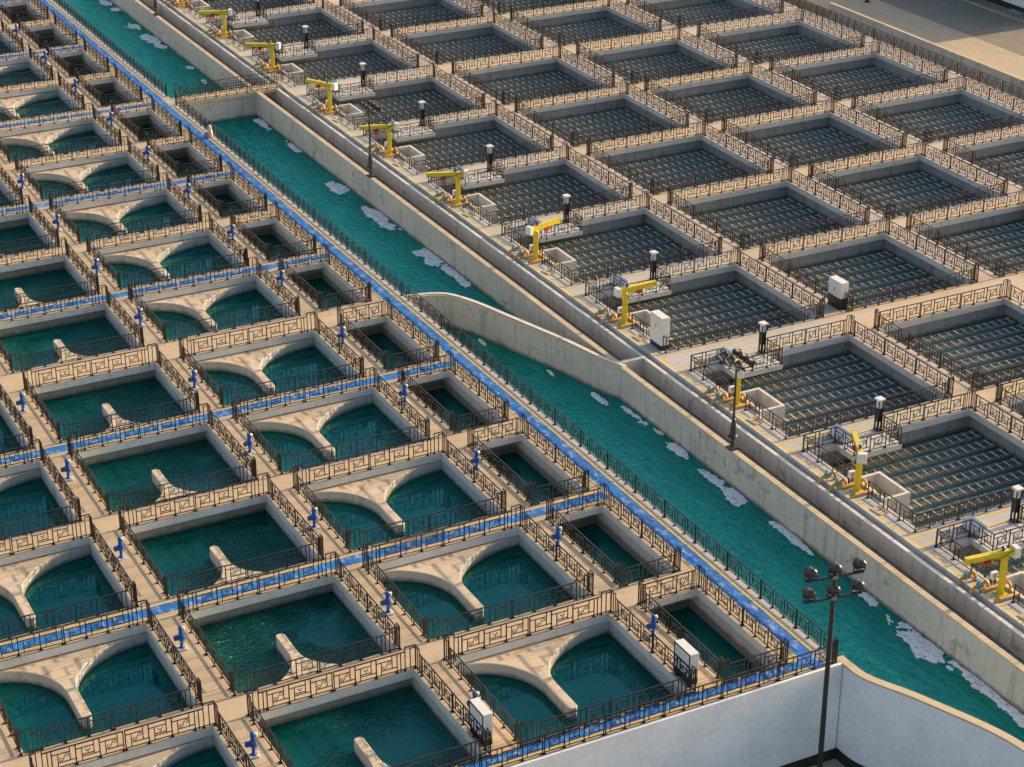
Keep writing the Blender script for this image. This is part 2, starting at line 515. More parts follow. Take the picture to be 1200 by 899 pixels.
def end_mesh():
    """stepped end: tall at x=0, unit width"""
    mb = MB()
    T = 0.045
    for x, h in ((0, 1.36), (0.28, 1.22), (0.56, 1.36), (0.80, 1.10)):
        mb.box(x - T / 2, x + T / 2, -T / 2, T / 2, 0, h)
    mb.bar((0, 0, 1.34), (0.56, 0, 1.34), 0.05)
    mb.bar((0, 0, 1.20), (0.28, 0, 1.20), 0.04)
    mb.bar((0.56, 0, 1.08), (1.0, 0, 1.08), 0.05)
    mb.bar((0, 0, 0.10), (1.0, 0, 0.10), 0.04)
    for x in (0, 0.56):
        mb.box(x - 0.07, x + 0.07, -0.07, 0.07, 0.005, 0.03)
    return mb.mesh('railing_end', M['rail'])

def post_mesh():
    mb = MB()
    mb.box(-0.022, 0.022, -0.022, 0.022, 0, 1.10)
    mb.box(-0.07, 0.07, -0.07, 0.07, 0.005, 0.03)
    return mb.mesh('railing_post', M['rail'])

PS, PV, PE, PP = panel_mesh('s'), panel_mesh('v'), end_mesh(), post_mesh()

def run(parent, p0, p1, e0=0.9, e1=0.9, bay=1.06, z=0.0):
    """one straight run of railing from p0 to p1; e0/e1 widths of the stepped ends (0 = none)"""
    dx, dy = p1[0] - p0[0], p1[1] - p0[1]
    L = math.hypot(dx, dy)
    a = math.atan2(dy, dx)
    ca, sa = math.cos(a), math.sin(a)
    def at(d): return (p0[0] + ca * d, p0[1] + sa * d, z)
    if e0: put('end_panel', PE, None, parent, at(0), a, (e0, 1, 1))
    if e1: put('end_panel', PE, None, parent, at(L), a, (-e1, 1, 1))
    u = L - e0 - e1
    gap = 0.10
    n3 = max(1, round(u / (3 * bay)))
    if u < 2.2 * bay:
        nb = max(1, round(u / bay))
        w = u / nb
        for k in range(nb):
            put('panel', PV if k % 2 else PS, None, parent, at(e0 + k * w), a, (w, 1, 1))
        put('post', PP, None, parent, at(e0 + u), a)
        return
    gw = (u - gap * (n3 - 1)) / n3
    w = gw / 3
    for g_ in range(n3):
        d = e0 + g_ * (gw + gap)
        for k in range(3):
            put('panel', PV if k == 1 else PS, None, parent, at(d + k * w), a, (w, 1, 1))
        put('post', PP, None, parent, at(d + gw), a)

# ------------------------------------------------------------------ left block: basins
def baffle_shape(w, stem_x, tip, halfw, depth):
    """plan outline of a flared wall that leaves the back wall (y=0) and narrows to a stem ending at y=-tip"""
    L, Rr = [], []
    n = 26
    # left arc: from (0,-0.35) to (stem_x-halfw, -depth)
    for k in range(n + 1):
        t = k / n * math.pi / 2
        L.append((0.0 + (stem_x - halfw) * math.sin(t), -0.30 - (depth - 0.30) * (1 - math.cos(t))))
    for k in range(n + 1):
        t = k / n * math.pi / 2
        Rr.append((w - (w - stem_x - halfw) * math.sin(t), -0.30 - (depth - 0.30) * (1 - math.cos(t))))
    return L, Rr

def make_baffle(w, tip, stem=0.5, hw=0.26, top=-0.5):
    sx = w * stem
    L, Rr = baffle_shape(w, sx, tip, hw, tip * 0.62)
    tipc = [(sx - hw, -tip + 0.15), (sx - hw * 0.55, -tip), (sx + hw * 0.55, -tip), (sx + hw, -tip + 0.15)]
    left = [(0, 0.0)] + L + tipc[:2]
    right = [(w, 0.0)] + Rr + [tipc[3], tipc[2]]
    return MB().strip(left, right, -3.0, top)

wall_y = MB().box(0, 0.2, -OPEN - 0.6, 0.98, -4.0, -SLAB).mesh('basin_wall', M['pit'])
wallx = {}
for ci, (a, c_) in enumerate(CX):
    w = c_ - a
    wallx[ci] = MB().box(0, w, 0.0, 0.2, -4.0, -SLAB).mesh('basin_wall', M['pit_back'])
watm = {}
def water_mesh(w, l, key, mat):
    mb = MB()
    mb.v = [(0, 0, 0), (w, 0, 0), (w, l, 0), (0, l, 0)]
    mb.f = [(0, 1, 2, 3)]
    return mb.mesh('water', mat)
for ci, (a, c_) in enumerate(CX):
    watm[ci] = water_mesh(c_ - a, OPEN + 1.25, ci, M['water_ripple'] if ci == 2 else M['water'])
w1 = CX[1][1] - CX[1][0]
w3 = CX[3][1] - CX[3][0]
w2 = CX[2][1] - CX[2][0]
def shade_sides(me_):  # grey on upright faces paints in their unlit tone against the sunlit top
    me_.materials.append(M['pit'])
    for p in me_.polygons:
        if p.normal.z < 0.3: p.material_index = 1
    return me_
baff = {1: make_baffle(w1, 6.15, 0.425).mesh('baffle', M['baffle'], bevel=0.03),
        3: make_baffle(w3, 6.15, 0.425).mesh('baffle', M['baffle'], bevel=0.03),
        2: make_baffle(w2, 4.95, 0.53, 0.24, -0.42).mesh('baffle', M['baffle'], bevel=0.03)}
BN = ['narrow deep basin', 'basin with flared concrete baffle', 'basin with short stub wall', 'basin with flared concrete baffle']
for k in baff: shade_sides(baff[k])
for ci in range(4):
    a, c_ = CX[ci]
    w = c_ - a
    for r in range(NROW[ci]):
        yf, yb = open_of(r)
        lab = '%s, %s from the front, %s' % (BN[ci], ORD[r], CNAME[ci])
        t = tag(empty('basin', ((a + c_) / 2, yf, 0)), lab, 'basin', 'green water basins of the left block')
        ox, oy = (a + c_) / 2, yf
        put('wall', wall_y, None, t, (c_ - ox - 0.0, yb - oy, 0))
        put('wall', wall_y, None, t, (a - ox - 0.2, yb - oy, 0))
        put('wall', wallx[ci], None, t, (a - ox, yb - oy + (0.36 if ci else 0.75), 0))
        put('wall', wallx[ci], None, t, (a - ox, -0.56, 0))
        if ci in (1, 3):
            put('baffle', baff[ci], None, t, (a - ox, yb - oy + 0.36, 0))
        elif ci == 2:
            put('baffle', baff[2], None, t, (c_ - ox, -0.36, 0), math.pi)
        tag(put('water', watm[ci], None, None, (a, yf - 0.4, W_CELL if ci else -1.5)), 'green water in ' + lab, kind='structure')
        # railing round the opening
        rl = tag(empty('railing', (ox, yf, 0)), 'brown fretwork railing round the %s, %s from front in %s' % (['narrow basin', 'flared-baffle basin', 'stub-wall basin', 'flared-baffle basin'][ci], ORD[r], ['its column', 'inner column', 'its column', 'far left column'][ci]), 'railing', 'railings round the left basins')
        o = 0.16
        xa, xb, ya, y2 = a - o - ox, c_ + o - ox, -o, yb + o - oy
        e = 0.42 if ci == 0 else 0.98
        bay = 0.92 if ci == 0 else 1.12
        run(rl, (xa, y2), (xb, y2), e, e, bay)
        run(rl, (xa, ya), (xb, ya), e, e, bay)
        run(rl, (xa, ya + 0.06), (xa, y2 - 0.06), 0.55, 0.75, 1.06)
        run(rl, (xb, ya + 0.06), (xb, y2 - 0.06), 0.55, 0.75, 1.06)

# ------------------------------------------------------------------ blue valve actuators on the left walkways
def valve(loc, rz, lab):
    t = tag(empty('valve_actuator', loc, rz), lab, 'valve', 'blue valve actuators')
    t.scale = (0.84, 0.84, 0.97)
    put('pedestal', V['ped'], None, t)
    put('body', V['body'], None, t)
    put('motor', V['motor'], None, t)
    put('handwheel', V['wheel'], None, t)
    put('cap', V['cap'], None, t)
V = {}
V['ped'] = MB().box(-0.30, 0.30, -0.30, 0.30, 0.0, 0.09).mesh('pedestal', M['deck_edge'], bevel=0.02)
V['body'] = MB().lathe([(0.17, 0.09), (0.17, 0.13), (0.10, 0.16), (0.10, 0.50), (0.17, 0.54), (0.20, 0.62), (0.20, 0.82), (0.14, 0.9), (0.12, 1.12), (0.15, 1.16), (0.15, 1.28), (0.08, 1.34)]).mesh('body', M['valve_blue'], True)
V['motor'] = MB().tube([(-0.10, 0, 0.70), (-0.16, 0, 0.70), (-0.42, 0, 0.70), (-0.46, 0, 0.70)], [0.11, 0.15, 0.15, 0.08], 12).mesh('motor', M['valve_blue'], True)
mb = MB()
ring = [(0.0 + 0.17 * math.cos(k * math.pi / 7), -0.30, 0.72 + 0.17 * math.sin(k * math.pi / 7)) for k in range(15)]
mb.tube(ring, 0.02, 6, False)
mb.bar((0, -0.15, 0.72), (0, -0.31, 0.72), 0.05)
mb.bar((-0.17, -0.30, 0.72), (0.17, -0.30, 0.72), 0.025)
V['wheel'] = mb.mesh('handwheel', M['valve_blue'])
V['cap'] = MB().tube([(0.08, 0, 1.18), (0.12, 0, 1.19), (0.24, 0, 1.2), (0.26, 0, 1.2)], [0.06, 0.1, 0.1, 0.04], 10).mesh('cap', M['cab_white'], True)
for wi, (x, nr, dy, where) in enumerate(((-4.42, 14, -2.85, 'between narrow and inner flared basins'), (-15.33, 11, -4.7, 'between inner flared and stub-wall basins'), (-25.78, 7, -2.95, 'between stub-wall and far left basins'))):
    for r in range(nr):
        valve((x, ROWS[r] + dy, 0), random.uniform(-0.25, 0.25), 'blue valve actuator %s, %s from the front' % (where, ORD[r]))

# ------------------------------------------------------------------ channel: walls, water, bridge, railing
tag(MB().prism([(2.4, 300), (2.4, -8.8), (3.05, -9.2), (3.1, -10.45), (4.2, -12.65), (5.35, -15.5), (6.2, -18.36), (6.5, -24), (6.5, -50), (10.4, -50), (10.4, 300)], W_CH - 0.5, W_CH).build('water', M['water_channel']), 'turquoise water flowing along the channel', kind='structure')
t = tag(empty('channel_wall', (10.27, 30, 0)), 'long grey concrete wall between turquoise channel and empty trench', 'wall')
MB().box(-0.17, 0.17, Y0 - 50, 118 - 30 + 30, -5.5, -0.10).build('wall', M['channel'], t)
MB().box(-0.20, 0.18, Y0 - 50, 118 - 30 + 30, -0.10, 0.0).build('coping', M['deck'], t)
t = tag(empty('trench_wall', (12.25, 30, 0)), 'thin pale concrete wall between trench and crane gallery', 'wall')
MB().box(-0.17, 0.05, Y0 - 50, 120, -3.0, -0.05).build('wall', M['channel'], t)
MB().box(-0.18, 0.06, Y0 - 50, 120.01, -0.05, 0.0).build('coping', M['deck_edge'], t)
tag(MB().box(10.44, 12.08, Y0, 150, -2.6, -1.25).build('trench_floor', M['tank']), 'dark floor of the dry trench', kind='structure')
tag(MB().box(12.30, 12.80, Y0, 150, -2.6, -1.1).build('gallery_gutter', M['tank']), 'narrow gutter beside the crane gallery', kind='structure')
tag(MB().box(12.76, 12.96, Y0, 150, -1.1, 0.03).build('gallery_kerb', M['lip']), 'pale kerb of the crane gallery', kind='structure')

# curved divider wall in the channel
cen = [(2.6, 42.0), (3.84, 41.75), (4.65, 41.45), (5.28, 41.0), (5.88, 39.84), (6.38, 38.54), (7.0, 36.4), (7.57, 34.47), (8.15, 32.5), (8.72, 30.56), (9.15, 28.6), (9.49, 27.0), (9.9, 25.9), (10.12, 25.3)]
def offset(pts, d):
    out = []
    for i, p in enumerate(pts):
        a, b = pts[max(0, i - 1)], pts[min(len(pts) - 1, i + 1)]
        v = Vector((b[0] - a[0], b[1] - a[1])).normalized()
        out.append((p[0] - v.y * d, p[1] + v.x * d))
    return out
def smooth_line(pts, it=2):
    for _ in range(it):
        q = [pts[0]]
        for a, b in zip(pts, pts[1:]):
            q += [(a[0] * .75 + b[0] * .25, a[1] * .75 + b[1] * .25), (a[0] * .25 + b[0] * .75, a[1] * .25 + b[1] * .75)]
        pts = q + [pts[-1]]
    return pts
cl = smooth_line(cen)
t = tag(empty('divider_wall', (6.5, 37, 0)), 'curved concrete divider wall sweeping across the turquoise channel', 'wall')
mv = lambda pts: [(x - 6.5, y - 37) for x, y in pts]
MB().strip(mv(offset(cl, -0.02)), mv(offset(cl, 0.42)), -5.0, -0.13).build('wall', M['channel'], t)
MB().strip(mv(offset(cl, -0.06)), mv(offset(cl, 0.50)), -0.13, -0.004).build('coping', M['deck'], t)
MB().strip(mv(offset(cl, 0.12)), mv(offset(cl, 0.34)), -0.004, 0.05).build('coping_ridge', M['deck_edge'], t)
tag(MB().box(10.44, 12.08, 25.85, 26.2, -1.25, -0.004).build('cross_wall', M['channel']), 'short cross wall closing the trench beside the divider', 'wall')

# bridge across the channel
t = tag(empty('footbridge', (7.3, 91.8, 0)), 'pale concrete footbridge with railings crossing the channel', 'footbridge')
MB().box(-4.7, 5.5, -0.85, 0.85, -0.28, 0.012).build('deck_slab', M['deck'], t)
MB().box(-4.72, 2.78, -0.60, 0.60, -4.5, -0.28).build('cross_wall', M['channel'], t)
rl = tag(empty('railing', (7.3, 91.1, 0.012)), 'dark fretwork railing on the near edge of the footbridge', 'railing')
run(rl, (-4.3, 0), (5.4, 0), 0.5, 0.5)
rl = tag(empty('railing', (7.3, 92.5, 0.012)), 'dark fretwork railing on the far edge of the footbridge', 'railing')
run(rl, (-4.3, 0), (5.4, 0), 0.5, 0.5)

# railing along the channel walkway and along the front edge
rl = tag(empty('railing', (2.44, -8.9, 0)), 'long brown fretwork railing between blue walkway and channel, near the front', 'railing')
run(rl, (0, 0), (0, 99.6), 0.3, 0.3)
rl = tag(empty('railing', (2.44, 93.1, 0)), 'brown fretwork railing along the channel beyond the footbridge', 'railing')
run(rl, (0, 0), (0, 50), 0.3, 0.3)
rl = tag(empty('railing', (-20, -8.97, 0)), 'brown fretwork railing along the top of the white front wall', 'railing')
run(rl, (-20, 0), (22.44, 0), 0.3, 0.3)

# front wall and curved end wall
t = tag(empty('front_wall', (-20, -9.2, GROUND)), 'tall white rendered wall under the front railing', 'wall')
MB().box(-40, 22.6, -0.02, 0.18, 0, -GROUND - 0.0).build('wall', M['white_wall'], t)
MB().box(-40, 22.63, -0.06, -0.02, 0, 0.62).build('base_band', M['black_band'], t)
ew = [(2.98, -8.6), (3.0, -9.4), (3.04, -10.45), (3.5, -11.5), (4.12, -12.65), (4.75, -14.2), (5.27, -15.5), (5.79, -16.93), (6.12, -18.36), (6.35, -20.5), (6.4, -24), (6.4, -34)]
el = smooth_line(ew)
t = tag(empty('end_wall', (4, -14, GROUND)), 'curved white wall with beige coping at the bottom right', 'wall')
mv2 = lambda pts: [(x - 4, y + 14) for x, y in pts]
MB().strip(mv2(offset(el, -0.32)), mv2(offset(el, 0.05)), 0, -GROUND - 0.09).build('wall', M['white_wall'], t)
MB().strip(mv2(offset(el, -0.36)), mv2(offset(el, 0.09)), -GROUND - 0.09, -GROUND).build('coping', M['deck'], t)
MB().strip(mv2(offset(el, -0.37)), mv2(offset(el, -0.325)), 0, 0.62).build('base_band', M['black_band'], t)

# foam patches
def foam(x, y, rx, ry, lab, seed):
    """ragged sheet of froth: grid cells kept where an ellipse plus noise is positive"""
    off = Vector((seed * 3.7, seed * 1.3, 0.5))
    st = 0.075
    nx, ny = int(rx * 1.7 / st), int(ry * 1.7 / st)
    def f(i_, j_):
        px, py = i_ * st, j_ * st
        if x + px > 10.09: return -1
        n_ = mnoise.fractal(Vector((px * 1.1, py * 0.7, 0)) + off, 0.9, 2.1, 5)
        return 1 - math.hypot(px / rx, py / ry) + 0.75 * n_
    val = {(i_, j_): f(i_, j_) for i_ in range(-nx, nx + 1) for j_ in range(-ny, ny + 1)}
    mb = MB()
    ids = {}
    def vid(i_, j_):
        if (i_, j_) not in ids:
            ids[(i_, j_)] = len(mb.v)
            h = max(0.0, min(1.0, val[(i_, j_)]))
            jit = mnoise.noise(Vector((i_ * 0.9, j_ * 0.9, seed)))
            mb.v.append((i_ * st + jit * 0.02, j_ * st + jit * 0.03, 0.015 + 0.05 * math.sqrt(h) + 0.02 * jit * h))
        return ids[(i_, j_)]
    for i_ in range(-nx, nx):
        for j_ in range(-ny, ny):
            q = [(i_, j_), (i_ + 1, j_), (i_ + 1, j_ + 1), (i_, j_ + 1)]
            ok = [c for c in q if val[c] > 0]
            if len(ok) == 4 or len(ok) == 3: mb.f.append(tuple(vid(*c) for c in ok))
    if mb.f:
        tag(mb.build('foam_patch', M['foam'], None, (x, y, W_CH + 0.005), smooth=True), lab, 'foam', 'foam patches on the channel water')
FO = [(9.7, 89.0, 0.4, 1.7), (9.75, 81.6, 0.4, 1.9), (9.25, 70.2, 0.7, 1.6), (9.45, 62.4, 0.7, 2.2), (9.6, 53.0, 0.7, 2.3), (9.75, 49.6, 0.5, 2.6),
      (9.7, 23.3, 0.4, 1.5), (9.75, 17.4, 0.4, 1.1), (9.6, 13.8, 0.55, 1.1), (9.5, 11.5, 0.65, 1.5), (9.85, 5.2, 0.35, 2.0), (9.75, -1.9, 0.35, 0.9), (9.45, -6.6, 0.75, 2.1), (9.85, -10.9, 0.35, 2.0), (9.8, -13.6, 0.5, 2.2),
      (9.6, 135.6, 0.7, 1.6), (9.7, 131.8, 0.5, 0.8), (9.3, 124.5, 0.75, 1.3), (9.3, 119.3, 0.9, 1.9), (9.5, 116.4, 0.7, 0.9), (9.6, 108.0, 0.4, 0.6), (9.4, 103.0, 0.3, 0.6), (9.5, 95.3, 0.6, 1.2),
      (7.95, 30.9, 0.2, 0.9), (8.9, 25.8, 0.3, 0.9), (6.1, 37.4, 0.2, 0.7), (9.9, 28.3, 0.22, 0.6), (9.4, -9.3, 0.2, 0.3), (9.85, 20.2, 0.2, 0.7)]
FO.sort(key=lambda p: p[1])
NUM = ORD + ['sixteenth', 'seventeenth', 'eighteenth', 'nineteenth', 'twentieth', 'twenty-first', 'twenty-second', 'twenty-third', 'twenty-fourth']
for i, (x, y, rx, ry) in enumerate(FO):
    up = y > 93
    idx = i if not up else i - sum(1 for p in FO if p[1] <= 93)
    foam(x, y, rx, ry, 'white foam patch on the channel, %s from the %s' % (NUM[idx], 'footbridge going up the channel' if up else 'bottom right of the picture'), 100 + i)

# ------------------------------------------------------------------ right block: launder tanks
ZL = -1.22
def launder_mesh(L):
    mb = MB()
    hw, th = 0.36, 0.05
    step = 0.31
    n = int(L / step)
    step = L / n
    for sgn in (-1, 1):
        yo, yi = sgn * hw, sgn * (hw - th)
        b = len(mb.v)
        cols = []
        for k in range(n * 4 + 1):
            x = k * step / 4
            z = ZL + 0.06 - 0.15 * (1 - abs(math.sin(math.pi * k / 4)) ** 0.7)
            cols.append((x, z))
        for x, z in cols:
            mb.v += [(x, yo, -1.75), (x, yi, -1.75), (x, yi, z), (x, yo, z)]
        for i in range(len(cols) - 1):
            p, q = b + 4 * i, b + 4 * i + 4
            for k in range(1, 4):
                k2 = (k + 1) % 4
                mb.f.append((p + k, q + k, q + k2, p + k2))
        mb.f.append((b, b + 1, b + 2, b + 3))
        e = b + 4 * (len(cols) - 1)
        mb.f.append((e + 3, e + 2, e + 1, e))
    mb.box(0, L, -hw + th, hw - th, -1.62, -1.36)
    me_ = mb.mesh('launder', M['launder'])
    me_.materials.append(M['launder_bed'])
    for p in me_.polygons:
        if abs(p.center.y) < hw - th * 1.5 and p.center.z < -1.3: p.material_index = 1
    return me_
def rung_mesh(L):
    mb = MB()
    n = int(L / 0.62)
    for k in range(n):
        x = (k + 0.5) * L / n
        mb.box(x - 0.018, x + 0.018, -0.42, 0.42, ZL - 0.03, ZL + 0.02)
    return mb.mesh('crossbars', M['rung'])
lm, rm, tw = {}, {}, {}
for i, (a, c_) in enumerate(DX):
    L = c_ - a + 0.2
    lm[i], rm[i] = launder_mesh(L), rung_mesh(L)
    tw[i] = water_mesh(c_ - a + 0.6, SOPEN + 0.6, 9, M['water_tank'])
lm['n'], rm['n'] = launder_mesh(DX[0][1] - 16.4), rung_mesh(DX[0][1] - 16.4)
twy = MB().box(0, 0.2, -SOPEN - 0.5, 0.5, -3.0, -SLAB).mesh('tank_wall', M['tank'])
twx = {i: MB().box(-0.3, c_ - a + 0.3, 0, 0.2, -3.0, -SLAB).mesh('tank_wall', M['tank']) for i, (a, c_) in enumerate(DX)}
DN = ['column beside the cranes', 'second column from the cranes', 'third column from the cranes', 'outermost column']
box_m = None
mb = MB()
x0, x1, y0, y1, tt = 0.2, 2.05, -7.0, -4.1, 0.20
mb.box(x0, x1, y0, y0 + tt, -1.6, 0.12).box(x0, x1, y1 - tt, y1, -1.6, 0.12).box(x0, x0 + tt, y0 + tt, y1 - tt, -1.6, 0.12).box(x1 - tt, x1, y0 + tt, y1 - tt, -1.6, 0.12).box(x0 + tt, x1 - tt, y0 + tt, y1 - tt, -1.6, -1.2)
box_m = mb.mesh('inlet_box', M['lip'])
plat_m = MB().box(1.9, 5.45, -1.75, -0.003, -0.36, 0.004).mesh('platform', M['lip'], bevel=0.02)
for i in range(4):
    a, c_ = DX[i]
    ss = list(DVIS[i])
    for s in ss:
        yf, yb = sopen_of(s)
        ox, oy = (a + c_) / 2, yf
        rowname = ORD[s + 1]
        lab = 'square launder tank in the %s row from the front, %s' % (rowname, DN[i])
        t = tag(empty('launder_tank', (ox, oy, 0)), lab, 'tank', 'launder tanks of the right block')
        put('wall', twy, None, t, (c_ - ox + (0.25 if i < 3 else 0.0), yb - oy, 0))
        put('wall', twy, None, t, (a - ox - 0.45, yb - oy, 0))
        put('wall', twx[i], None, t, (a - ox, yb - oy + 0.15, 0))
        put('wall', twx[i], None, t, (a - ox, -0.35, 0))
        for k in range(7):
            yy = yb - oy - 0.85 - 1.36 * k
            nar = i == 0 and 4 > k >= 3 or (i == 0 and k == 4)
            key = 'n' if nar else i
            xx = (16.4 if nar else a - 0.1) - ox
            l_ = put('launder', lm[key], None, t, (xx, yy, 0))
            tag(put('crossbars', rm[key], None, l_), kind='stuff')
        if i == 0:
            put('inlet_box', box_m, None, t, (a - ox, yb - oy, 0))
            put('platform', plat_m, None, t, (a - ox, yb - oy, 0))
        tag(put('water', tw[i], None, None, (a - 0.3, yf - 0.3, W_TANK)), 'dim grey-green water in the ' + lab, kind='structure')
        rl = tag(empty('railing', (ox, yf, 0)), 'brown fretwork railing round the tank in the %s row, %s' % (rowname, DN[i]), 'railing', 'railings round the launder tanks')
        o = 0.2
        xa, xb, ya, y2 = a - o - ox, c_ + o - ox, -o, yb + o - oy
        if i == 0:
            xa = 13.8 - ox
            dxx = a - ox
            # back run left of the platform, round the platform, on to the right
            run(rl, (xa, y2), (dxx + 1.9, y2), 0, 0, 1.06)
            run(rl, (dxx + 2.0, y2), (dxx + 2.0, yb - oy - 1.68), 0, 0, 0.9)
            run(rl, (dxx + 2.0, yb - oy - 1.68), (dxx + 5.37, yb - oy - 1.68), 0, 0, 1.1)
            run(rl, (dxx + 5.37, yb - oy - 1.68), (dxx + 5.37, y2), 0, 0, 0.9)
            run(rl, (dxx + 5.5, y2), (xb, y2), 0, 0.6, 1.06)
            run(rl, (xa, y2 - 0.06), (xa, yb - oy - 4.3), 0, 0.0, 1.06)
            run(rl, (xa, yb - oy - 6.2), (xa, ya), 0, 0.0, 1.06)
            run(rl, (xa, ya), (xb, ya), 0, 0.6, 1.06)
        else:
            run(rl, (xa, y2), (xb, y2), 0.45, 0.6)
            run(rl, (xa, ya), (xb, ya), 0.45, 0.6)
            run(rl, (xa, ya + 0.06), (xa, y2 - 0.06), 0.45, 0.45)
        run(rl, (xb, ya + 0.06), (xb, y2 - 0.06), 0.45, 0.45)

# ------------------------------------------------------------------ crane gallery equipment
CRANE_ANG = {-1: 174, 0: 63, 1: 61, 2: 2, 3: 15, 4: 158, 5: 163, 6: 120, 7: 148, 8: 160, 9: 165}
CRN = {}
CRN['base'] = MB().box(-0.30, 0.30, -0.30, 0.30, 0.0, 0.05).lathe([(0.24, 0.05), (0.17, 0.22), (0.15, 0.35)], 12).mesh('base', M['crane'])
CRN['mast'] = MB().box(-0.145, 0.145, -0.145, 0.145, 0.0, 2.15).mesh('mast', M['crane'], bevel=0.03)
CRN['head'] = MB().lathe([(0.2, 2.1), (0.22, 2.14), (0.22, 2.24), (0.16, 2.3)], 12).prism([(-0.1, -0.09), (0.7, -0.09), (0.7, 0.09), (-0.1, 0.09)], 2.22, 2.34).mesh('head', M['crane'])
mb = MB()
mb.box(-0.45, 2.35, -0.12, 0.12, 2.30, 2.60)
mb.box(-0.45, 2.35, -0.15, 0.15, 2.60, 2.635)
mb.box(2.35, 2.42, -0.14, 0.14, 2.26, 2.65)
mb.v += [(0.1, -0.02, 2.0), (0.75, -0.02, 2.30), (0.1, -0.02, 2.30), (0.1, 0.02, 2.0), (0.75, 0.02, 2.30), (0.1, 0.02, 2.30)]
b_ = len(mb.v) - 6
mb.f += [(b_, b_ + 1, b_ + 2), (b_ + 5, b_ + 4, b_ + 3), (b_, b_ + 3, b_ + 4, b_ + 1), (b_ + 1, b_ + 4, b_ + 5, b_ + 2), (b_ + 2, b_ + 5, b_ + 3, b_)]
CRN['jib'] = mb.mesh('jib', M['crane'])
CRN['box'] = MB().box(-0.78, -0.45, -0.26, 0.26, 2.12, 2.72).mesh('control_box', M['cab_white'], bevel=0.02)
CRN['hoist'] = MB().box(0.9, 1.3, -0.13, 0.13, 2.02, 2.27).tube([(0.95, 0.2, 2.15), (1.25, 0.2, 2.15)], 0.09, 8).mesh('hoist', M['red'])
CRN['hook'] = MB().bar((1.1, 0, 2.02), (1.1, 0, 1.4), 0.03).lathe([(0.05, 1.22), (0.08, 1.28), (0.05, 1.42)], 8, (1.1, 0)).mesh('hook', M['iron'])
CRN['cable'] = MB().tube([(-0.4, 0.15, 2.62), (0.1, 0.2, 2.42), (0.6, 0.2, 2.3), (1.0, 0.19, 2.36), (1.6, 0.18, 2.2), (2.2, 0.17, 2.38)], 0.02, 5).mesh('cable', M['iron'])
CRN['cap'] = MB().lathe([(0.07, 2.63), (0.1, 2.68), (0.1, 2.84), (0.05, 2.88)], 10, (0.15, 0)).mesh('beacon', M['valve_blue'])

def bend(p, n=6):
    return p
def pipe_mesh(dy):
    """orange pipe: rises out of the gutter, over the kerb, through a valve, then an upright loop"""
    pts = [(12.30, dy, -0.25), (12.45, dy, 0.02), (12.62, dy, 0.20), (12.85, dy, 0.27), (13.12, dy, 0.27), (13.22, dy - 0.02, 0.38), (13.30, dy - 0.06, 0.46), (13.40, dy - 0.12, 0.42), (13.44, dy - 0.16, 0.25), (13.44, dy - 0.18, 0.02)]
    return [(x - 13.75, y, z) for x, y, z in pts]
PM = {}
PM['p'] = MB().tube(pipe_mesh(0), 0.10, 10).mesh('pipe', M['pipe'], True)
PM['v'] = MB().lathe([(0.13, 0.14), (0.13, 0.40), (0.05, 0.42), (0.05, 0.58), (0.12, 0.60), (0.12, 0.64)], 10, (-0.85, 0)).mesh('valve', M['teal'])
PM['fl'] = MB().tube([(-0.66, 0, 0.27), (-0.61, 0, 0.27)], 0.15, 12).mesh('flange', M['pipe'])
PM['h'] = MB().tube([(-0.95, 0, 0.16), (-0.6, 0, 0.16), (0.55, 0, 0.16), (0.68, 0, 0.13), (0.74, 0, 0.02), (0.75, 0, -0.3)], 0.10, 10).mesh('feed_pipe', M['pipe'], True)
PM['coil'] = MB().tube([(0.55 + 0.0, -0.02 + 0.22 * math.cos(k * math.pi / 6), 0.30 + 0.22 * math.sin(k * math.pi / 6)) for k in range(9)], 0.085, 10).mesh('elbow', M['pipe'], True)

LB = {}
LB['post'] = MB().box(-0.17, -0.09, -0.17, -0.09, 0, 1.5).box(0.09, 0.17, -0.17, -0.09, 0, 1.5).box(-0.17, -0.09, 0.09, 0.17, 0, 1.5).box(0.09, 0.17, 0.09, 0.17, 0, 1.5).box(-0.15, 0.15, -0.15, 0.15, 0.6, 1.5).box(-0.2, 0.2, -0.2, 0.2, 0, 0.08).mesh('post', M['cab_dark'])
LB['lantern'] = MB().box(-0.15, 0.15, -0.15, 0.15, 1.5, 2.02).mesh('lantern', M['glass'])
mb = MB()
for sx in (-0.16, 0.16):
    for sy in (-0.16, 0.16):
        mb.box(sx - 0.025, sx + 0.025, sy - 0.025, sy + 0.025, 1.48, 2.04)
mb.box(-0.19, 0.19, -0.19, 0.19, 1.44, 1.5)
LB['frame'] = mb.mesh('lantern_frame', M['cab_dark'])
LB['cap'] = MB().box(-0.25, 0.25, -0.25, 0.25, 2.02, 2.14).mesh('cap', M['cab_white'], bevel=0.02)

